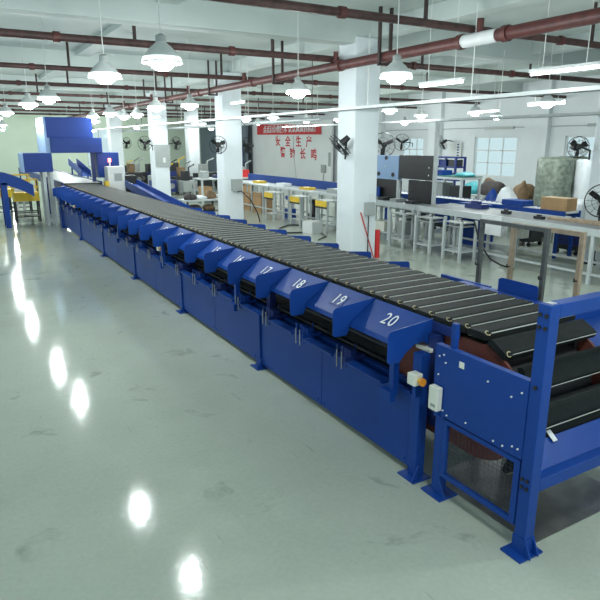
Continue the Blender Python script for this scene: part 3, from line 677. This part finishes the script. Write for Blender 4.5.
# blue roller conveyor behind
t=thing('roller_conveyor','blue roller conveyor with white skate wheels behind the grey line','conveyor',(11.2,10,0))
MB().box(10.9,10.94,7.85,14.5,.86,1.0).build('side_rail',BLUE,t); MB().box(11.4,11.44,7.85,14.5,.86,1.0).build('side_rail',BLUE,t)
m=MB()
for i in range(44): yy=7.9+.15*i; m.tube([(10.94,yy,.97),(11.4,yy,.97)],.028,8)
m.build('rollers',WHITE,t,smooth=True)
for y in (8.0,10.2,12.4,14.4):
    for x in (10.92,11.42): MB().box(x-.03,x+.03,y-.03,y+.03,0,.86).build('leg',BLUE,t)
single(MB().box(10.6,10.86,9.7,10.6,.0,.98),'blue_tote',BLUE,'blue tote stack between the grey and roller conveyors','tote'); 
single(MB().box(11.0,11.35,9.0,9.6,1.0,1.12),'blue_tray',BLUE,'blue tray sitting on the roller conveyor','tray')
# machine clutter under lines
for i,(x,y) in enumerate(((11.8,8.2),(11.85,9.5),(11.9,11.),(11.9,12.3),(12.0,13.6))):
    t=thing('castor_machine','dark blue machine on castors under the right lines, %s from right'%ORD[i],'machine',(x,y,0),local=True)
    MB().box(-.25,.25,-.3,.3,.2,.62).build('body',[NAVY,DARK,NAVY,BLUE,DARK][i],t,bevel=.02); MB().box(-.1,.1,-.15,.1,.62,.74).build('motor',GREYB,t)
    for a in (-.2,.2):
        for b in (-.24,.24): MB().tube([(a-.02,b,.05),(a+.02,b,.05)],.05,12).build('castor',BLACK,t); 
    MB().box(-.22,.22,-.26,.26,.1,.2).build('chassis',DARK,t)
carton(11.15,8.2,1.0,.36,.62,.26,'brown cardboard box on the end of roller conveyor',.05)
# rolls
def roll(x,y,r,h,m,lab,top=.06):
    mb=MB(); prof=[]; n=9
    prof=[(r*.9,0),(r,.04)]+[(r*(1+.03*math.sin(i*1.9)),.04+(h-.12)*i/n) for i in range(1,n)]+[(r*.97,h-.05),(r*.8,h),(r*.15,h-.02)]
    mb.lathe(prof,c=(x,y,0),n=28)
    for v in mb.b.verts:
        d=random.uniform(-.015,.015); a=Vector((v.co.x-x,v.co.y-y,0)); v.co+=a*d/r*1.2
    return single(mb,'wrapped_roll',m,lab,'roll',loc=(x,y,0),smooth=True)
roll(12.9,9.7,.42,2.04,WRAP,'large green grey film wrapped roll standing near window'); roll(13.95,10.0,.42,2.04,WRAP,'second green grey wrapped roll behind the large one')
roll(13.4,9.12,.31,2.0,FILM,'tall white wrapped roll right of green ones'); 
single(MB().box(12.25,12.85,8.4,9.1,.0,1.1),'white_sack_stack',FILM,'white sack pile in front of the wrapped rolls','sack',bevel=.08)
def bundle(x,y,z,a,b,h,m,lab,name='fabric_bundle'):
    mb=MB(); bmesh.ops.create_icosphere(mb.b,subdivisions=3,radius=1)
    sx=random.random()*9
    for v in mb.b.verts:
        p=v.co; f=1+.07*math.sin(4*p.x+sx)+.06*math.sin(5*p.y+2*p.z+sx)
        v.co=Vector((p.x*a*f,p.y*b*f,(max(-.5,p.z)*(1 if p.z<0 else f)+.5)*h*.66))
    mb2=single(mb,name,m,lab,'bundle',smooth=True); mb2.location=(x,y,z); return mb2
# table of bundles before window
t=thing('storage_table','white storage table loaded with bundles below the window','table',(13.9,12.3,0))
MB().box(13.6,14.6,11.3,13.85,.80,.85).build('tabletop',STEELW,t)
for y in (11.4,12.6,13.75):
    for x in (13.65,14.55): MB().box(x-.03,x+.03,y-.03,y+.03,0,.8).build('leg',STEELW,t)
for x,y,a,b,h,m,lab in ((13.8,12.4,.3,.45,.3,CLOTHD,'black bundle in middle of the storage table'),(13.9,11.35,.3,.35,.28,CLOTHB,'brown bundle at right end of storage table'),(13.9,13.3,.35,.3,.25,TEAL,'teal bundle at left of storage table'),(14.15,12.9,.16,.22,.34,CLOTHB,'tan bundle behind the black one')):
    bundle(x+.2,y+.15,.85,a,b,h*1.5,m,lab)
bundle(12.7,10.9,0,.32,.3,1.3,FILM,'white plastic sack heap left of the large roll','sack_heap'); bundle(12.75,11.5,0,.24,.24,1.15,BLUE,'blue plastic sack beside the white heap','sack_heap'); bundle(13.35,11.0,0,.24,.22,1.35,CLOTHB,'brown sack leaning at large roll','sack_heap')
# tall white shelf/table near window left
t=thing('sewing_table','white tall bench with green top before the window','bench',(12.6,12.9,0))
MB().box(12.2,13.0,12.1,13.6,1.38,1.44).build('tabletop',WHITE,t); MB().box(12.2,13.0,12.1,13.6,1.445,1.46).build('mat',GRNT,t)
for y in (12.15,13.55):
    for x in (12.25,12.95): MB().box(x-.03,x+.03,y-.03,y+.03,0,1.38).build('leg',WHITE,t)
MB().box(12.25,12.95,12.15,13.55,.7,.74).build('lower_shelf',WHITE,t)
bundle(12.6,12.4,1.46,.25,.3,.12,TEAL,'teal sheet lying on tall white bench','folded_sheet')
single(MB().box(12.4,12.8,13.1,13.55,1.462,1.6),'blue_crate',BLUE,'blue crate on the left end of tall white bench','crate')
for i,(y,h) in enumerate(((12.5,.45),(13.2,.5))): single(MB().box(12.35,12.8,y-.2,y+.2,.742,.74+h),'storage_bin',[DARK,GREYB][i],'%s bin on lower shelf of tall white bench'%['dark','grey'][i],'bin')
# black machine cabinet with pale blue door
t=thing('machine_cabinet','large black cabinet with pale blue door on white frame','cabinet',(10.2,12,0))
MB().box(9.98,10.12,10.86,12.12,1.5,2.08).build('upper_cabinet',BLACK,t,bevel=.008)
MB().box(9.98,10.12,12.14,13.1,1.45,2.06).build('blue_door',BLUEL,t,bevel=.008)['label']='pale blue door'
MB().box(10.0,10.12,10.9,11.75,.80,1.48).build('lower_cabinet',BLACK,t,bevel=.008)
MB().box(10.0,10.12,12.14,13.1,.76,1.44).build('lower_cabinet',BLACK,t,bevel=.008)
for y in (10.8,12.13,13.14): MB().box(9.96,10.04,y-.035,y+.035,0,2.85 if y<11 else 1.46).build('post',STEELW,t)
MB().box(10.0,10.1,10.8,13.1,.70,.755).build('base_rail',STEELW,t)
m=MB(); 
for yy,zz in ((11.0,1.62),(11.0,1.8),(12.7,1.78)): m.tube([(9.975,yy,zz),(9.985,yy,zz)],.02,8)
m.build('lock',WHITE,t)
for yy,zz in ((12.35,1.58),(12.95,1.58),(12.65,2.0)): MB().tube([(9.965,yy,zz),(9.98,yy,zz)],.06,6).build('corner_pad',BLACK,t)
# white bench frame left of it
t=thing('machine_bench','narrow grey topped line continuing left below the black cabinet','conveyor table',(9.65,11.6,0))
MB().box(9.42,9.87,10.72,12.7,.93,.955).build('belt',GREYT,t); MB().box(9.36,9.415,10.72,12.7,.84,.965).build('side_rail',STEELW,t)
for y in (10.8,11.7,12.6):
    for x in (9.39,9.84): MB().box(x-.03,x+.03,y-.03,y+.03,0,.84 if x<9.5 else .93).build('leg',STEELW,t)
MB().box(9.43,9.8,10.85,12.6,.15,.18).build('lower_shelf',STEELW,t); MB().box(9.48,9.75,11.2,11.5,.18,.5).build('motor_box',GREYB,t); MB().box(9.48,9.75,12.0,12.4,.18,.42).build('motor_box',CREAM,t)
for i,y in enumerate((11.1,11.7,12.2)): single(MB().box(9.48,9.8,y-.12,y+.12,.957,1.03),'parts_tray',[DARK,GREYB,DARK][i],'%s of three small trays below the black cabinet'%['nearest','middle','farthest'][i],'tray')
for i,(x,y,h,m,lab) in enumerate(((9.8,7.6,.05,DARK,'dark bracket part lying on the grey conveyor, right one'),(9.9,8.5,.06,DARK,'dark bracket part lying on the grey conveyor, middle one'),(10.2,9.6,.1,NAVY,'navy tray on grey conveyor below the tall bench'),(10.0,6.6,.04,WOOD,'tan paper strip lying along the grey conveyor'))):
    a,b=(.05,.1) if i<2 else ((.12,.25) if i==2 else (.1,.9)); single(MB().box(x-a,x+a,y-b,y+b,.957,.957+h).box(x-a*.5,x+a*.4,y-b*.4,y+b*.5,.957+h,.957+h*1.6),'loose_part',m,lab,'part')
# blue tool rack + notice
t=thing('tool_rack','tall navy rack with shelves standing right of black cabinet','rack',(13.95,14.4,0))
for y in (13.95,14.8):
    for x in (13.75,14.15): MB().box(x-.03,x+.03,y-.03,y+.03,0,1.95).build('post',NAVY,t)
for z in (.4,.8,1.2,1.6,1.9): MB().box(13.75,14.15,13.95,14.8,z,z+.05).build('shelf',NAVY,t)
k=0
for z in (.45,.85,1.25,1.65):
    for y in (14.15,14.6):
        single(MB().box(13.8,14.1,y-.16,y+.16,z+.002,z+.2),'storage_bin',[NAVY,BLUE,DARK,NAVY][k%4],'%s bin on %s shelf of the tall navy rack'%(['right','left'][k%2],['lowest','second','third','top'][k//2]),'bin'); k+=1
t=thing('notice_board','white notice with a dotted strip beside the wall fan','notice',(19.9,20.2,2)); MB().box(19.93,19.955,ky(14.95),ky(15.5),kz(1.75),kz(2.4)).build('board',WHITE,t)
m=MB(); [m.box(19.92,19.93,ky(15.05),ky(15.14),kz(1.85+.09*i),kz(1.89+.09*i)) for i in range(6)]; m.build('dots',NAVY,t)
# ------------------------------------------------------------ far machinery (background)
def machine(x,y,i,lab):
    t=thing('workshop_machine',lab,'machine',(x,y,0),local=True,rz=random.uniform(-.3,.3))
    a=random.uniform(.35,.6); h=random.uniform(.6,.9)
    MB().box(-a,a,-.3,.3,.12,h).build('body',[DARK,NAVY,GREYB,DARK][i%4],t,bevel=.02)
    for xx in (-a+.05,a-.05):
        for yy in (-.25,.25): MB().box(xx-.03,xx+.03,yy-.03,yy+.03,0,.12).build('foot',DARK,t)
    MB().box(-a*.5,a*.2,-.15,.2,h,h+.45).build('head',[GREYB,DARK,DARK,CLOTHB][i%4],t,bevel=.02)
    MB().tube([(a*.3,0,h),(a*.3,0,h+.6),(a*.8,-.2,h+.75)],.035,8).build('arm',[STEELW,YEL,DARK,STEEL][i%4],t)
    MB().tube([(a*.5,-.32,h*.6),(a*.5,-.38,h*.6)],.13,14).build('hand_wheel',STEEL,t)
MP=[(8.9,33.2),(9.9,34.),(10.9,33.5),(8.3,31.8),(9.6,31.5),(10.6,31.6),(9.,29.6),(10.2,29.4),(11.6,29.9),(8.6,27.6),(9.7,27.4),(12.8,33.),(13.2,28.5),(8.9,35.8),(10.7,36)]
PLc=['rear','farther','middle']
for i,(x,y) in enumerate(MP): machine(x,y,i,'workshop machine in the far bay, %s from the beacon column, %s row'%(ORD[i%5],['third','second','first'][i//5]))
# tables between column 3 and column 2
t=thing('assembly_table','white assembly table seen between second and third columns','table',(9.6,23.5,0))
MB().box(8.6,11.2,22.6,23.6,.93,.98).build('tabletop',STEELW,t)
for x in (8.65,9.5,10.3,11.15):
    for y in (22.65,23.55): MB().box(x-.035,x+.035,y-.035,y+.035,0,.93).build('leg',STEELW,t)
MB().box(8.65,11.15,22.7,23.5,.25,.28).build('lower_shelf',STEELW,t)
for i,(x,m,h,n) in enumerate(((8.9,GREYB,.28,'grey'),(9.5,NAVY,.12,'navy'),(10.1,CREAM,.1,'cream'),(10.7,RED,.3,'red'))): single(MB().box(x-.15,x+.15,22.9,23.3,.981,.98+h),'component_box',m,'%s component box on the far assembly table'%n,'box')
for i,(x,m,n) in enumerate(((8.95,CARD,'left'),(9.9,CLOTHD,'middle'),(10.7,CARD,'right'))): single(MB().box(x-.2,x+.2,22.85,23.35,.281,.65),'storage_carton',m,'%s carton on lower shelf of the far assembly table'%n,'box')
# parts cart by column 2
t=thing('parts_cart','low dark parts cart with white top left of second column','cart',(7.2,19.,0))
MB().box(6.5,7.75,18.5,19.3,.52,.56).build('deck',STEELW,t)
for x in (6.55,7.7):
    for y in (18.55,19.25): MB().box(x-.03,x+.03,y-.03,y+.03,.0,.52).build('leg',DARK,t)
MB().box(6.55,7.7,18.55,19.25,.16,.19).build('lower_shelf',DARK,t)
for i,(x,y,a,b,h,m,z,lab) in enumerate(((6.75,18.85,.22,.22,.22,CLOTHD,.56,'black parts heap at left on low cart'),(7.15,18.9,.2,.2,.12,FILM,.56,'white packet in middle of low cart'),(7.5,18.95,.2,.18,.28,CLOTHB,.56,'brown machine part at right on low cart'),(6.9,18.9,.25,.2,.2,CLOTHD,.19,'dark coil on lower shelf of cart'),(7.4,18.85,.2,.2,.2,CLOTHB,.19,'brown coil on lower shelf of cart'))): bundle(x,y,z,a,b,h,m,lab,'machine_parts')
single(MB().tube([(7.85,18.3,.32),(7.95,18.25,.32)],.3,22),'cable_reel',CLOTHB,'reddish brown cable reel standing by second column','reel')
# ------------------------------------------------------------ world, lights, camera
wd=bpy.data.worlds.new('World'); S.world=wd; wd.use_nodes=True; bg=wd.node_tree.nodes['Background']; bg.inputs[0].default_value=(.72,.94,1,1); bg.inputs[1].default_value=.75
for x,y in ((1.9,1.2),(5.1,1.),(1.9,-2),(5.1,-2.4),(9.,3.)):  # unseen lamps added to light the near floor
    lamp(x,y,'added unseen pendant lamp behind the camera lighting the near floor' )
for o in list(S.objects):
    if '_base' in o.keys(): del o['_base']
cd=bpy.data.cameras.new('camera'); cam=bpy.data.objects.new('camera',cd); COL.objects.link(cam); S.camera=cam
F=590.; cd.sensor_width=36; cd.lens=36*F/600; cd.clip_end=200; cd.clip_start=.05
Yc=Vector((-355,158,-F)).normalized(); Zc=Vector((0,F,158)).normalized(); Xc=Yc.cross(Zc)
R=Matrix((Xc,Yc,Zc)) # rows: world axes in camera coords -> camera axes are columns
M=R.to_4x4(); M.translation=Vector((0,0,2.4)); cam.matrix_world=M
S.view_settings.view_transform='Standard'; S.view_settings.look='None'; S.view_settings.exposure=.2; S.view_settings.gamma=1
S.cycles.use_denoising=True; S.cycles.max_bounces=6; S.cycles.diffuse_bounces=3
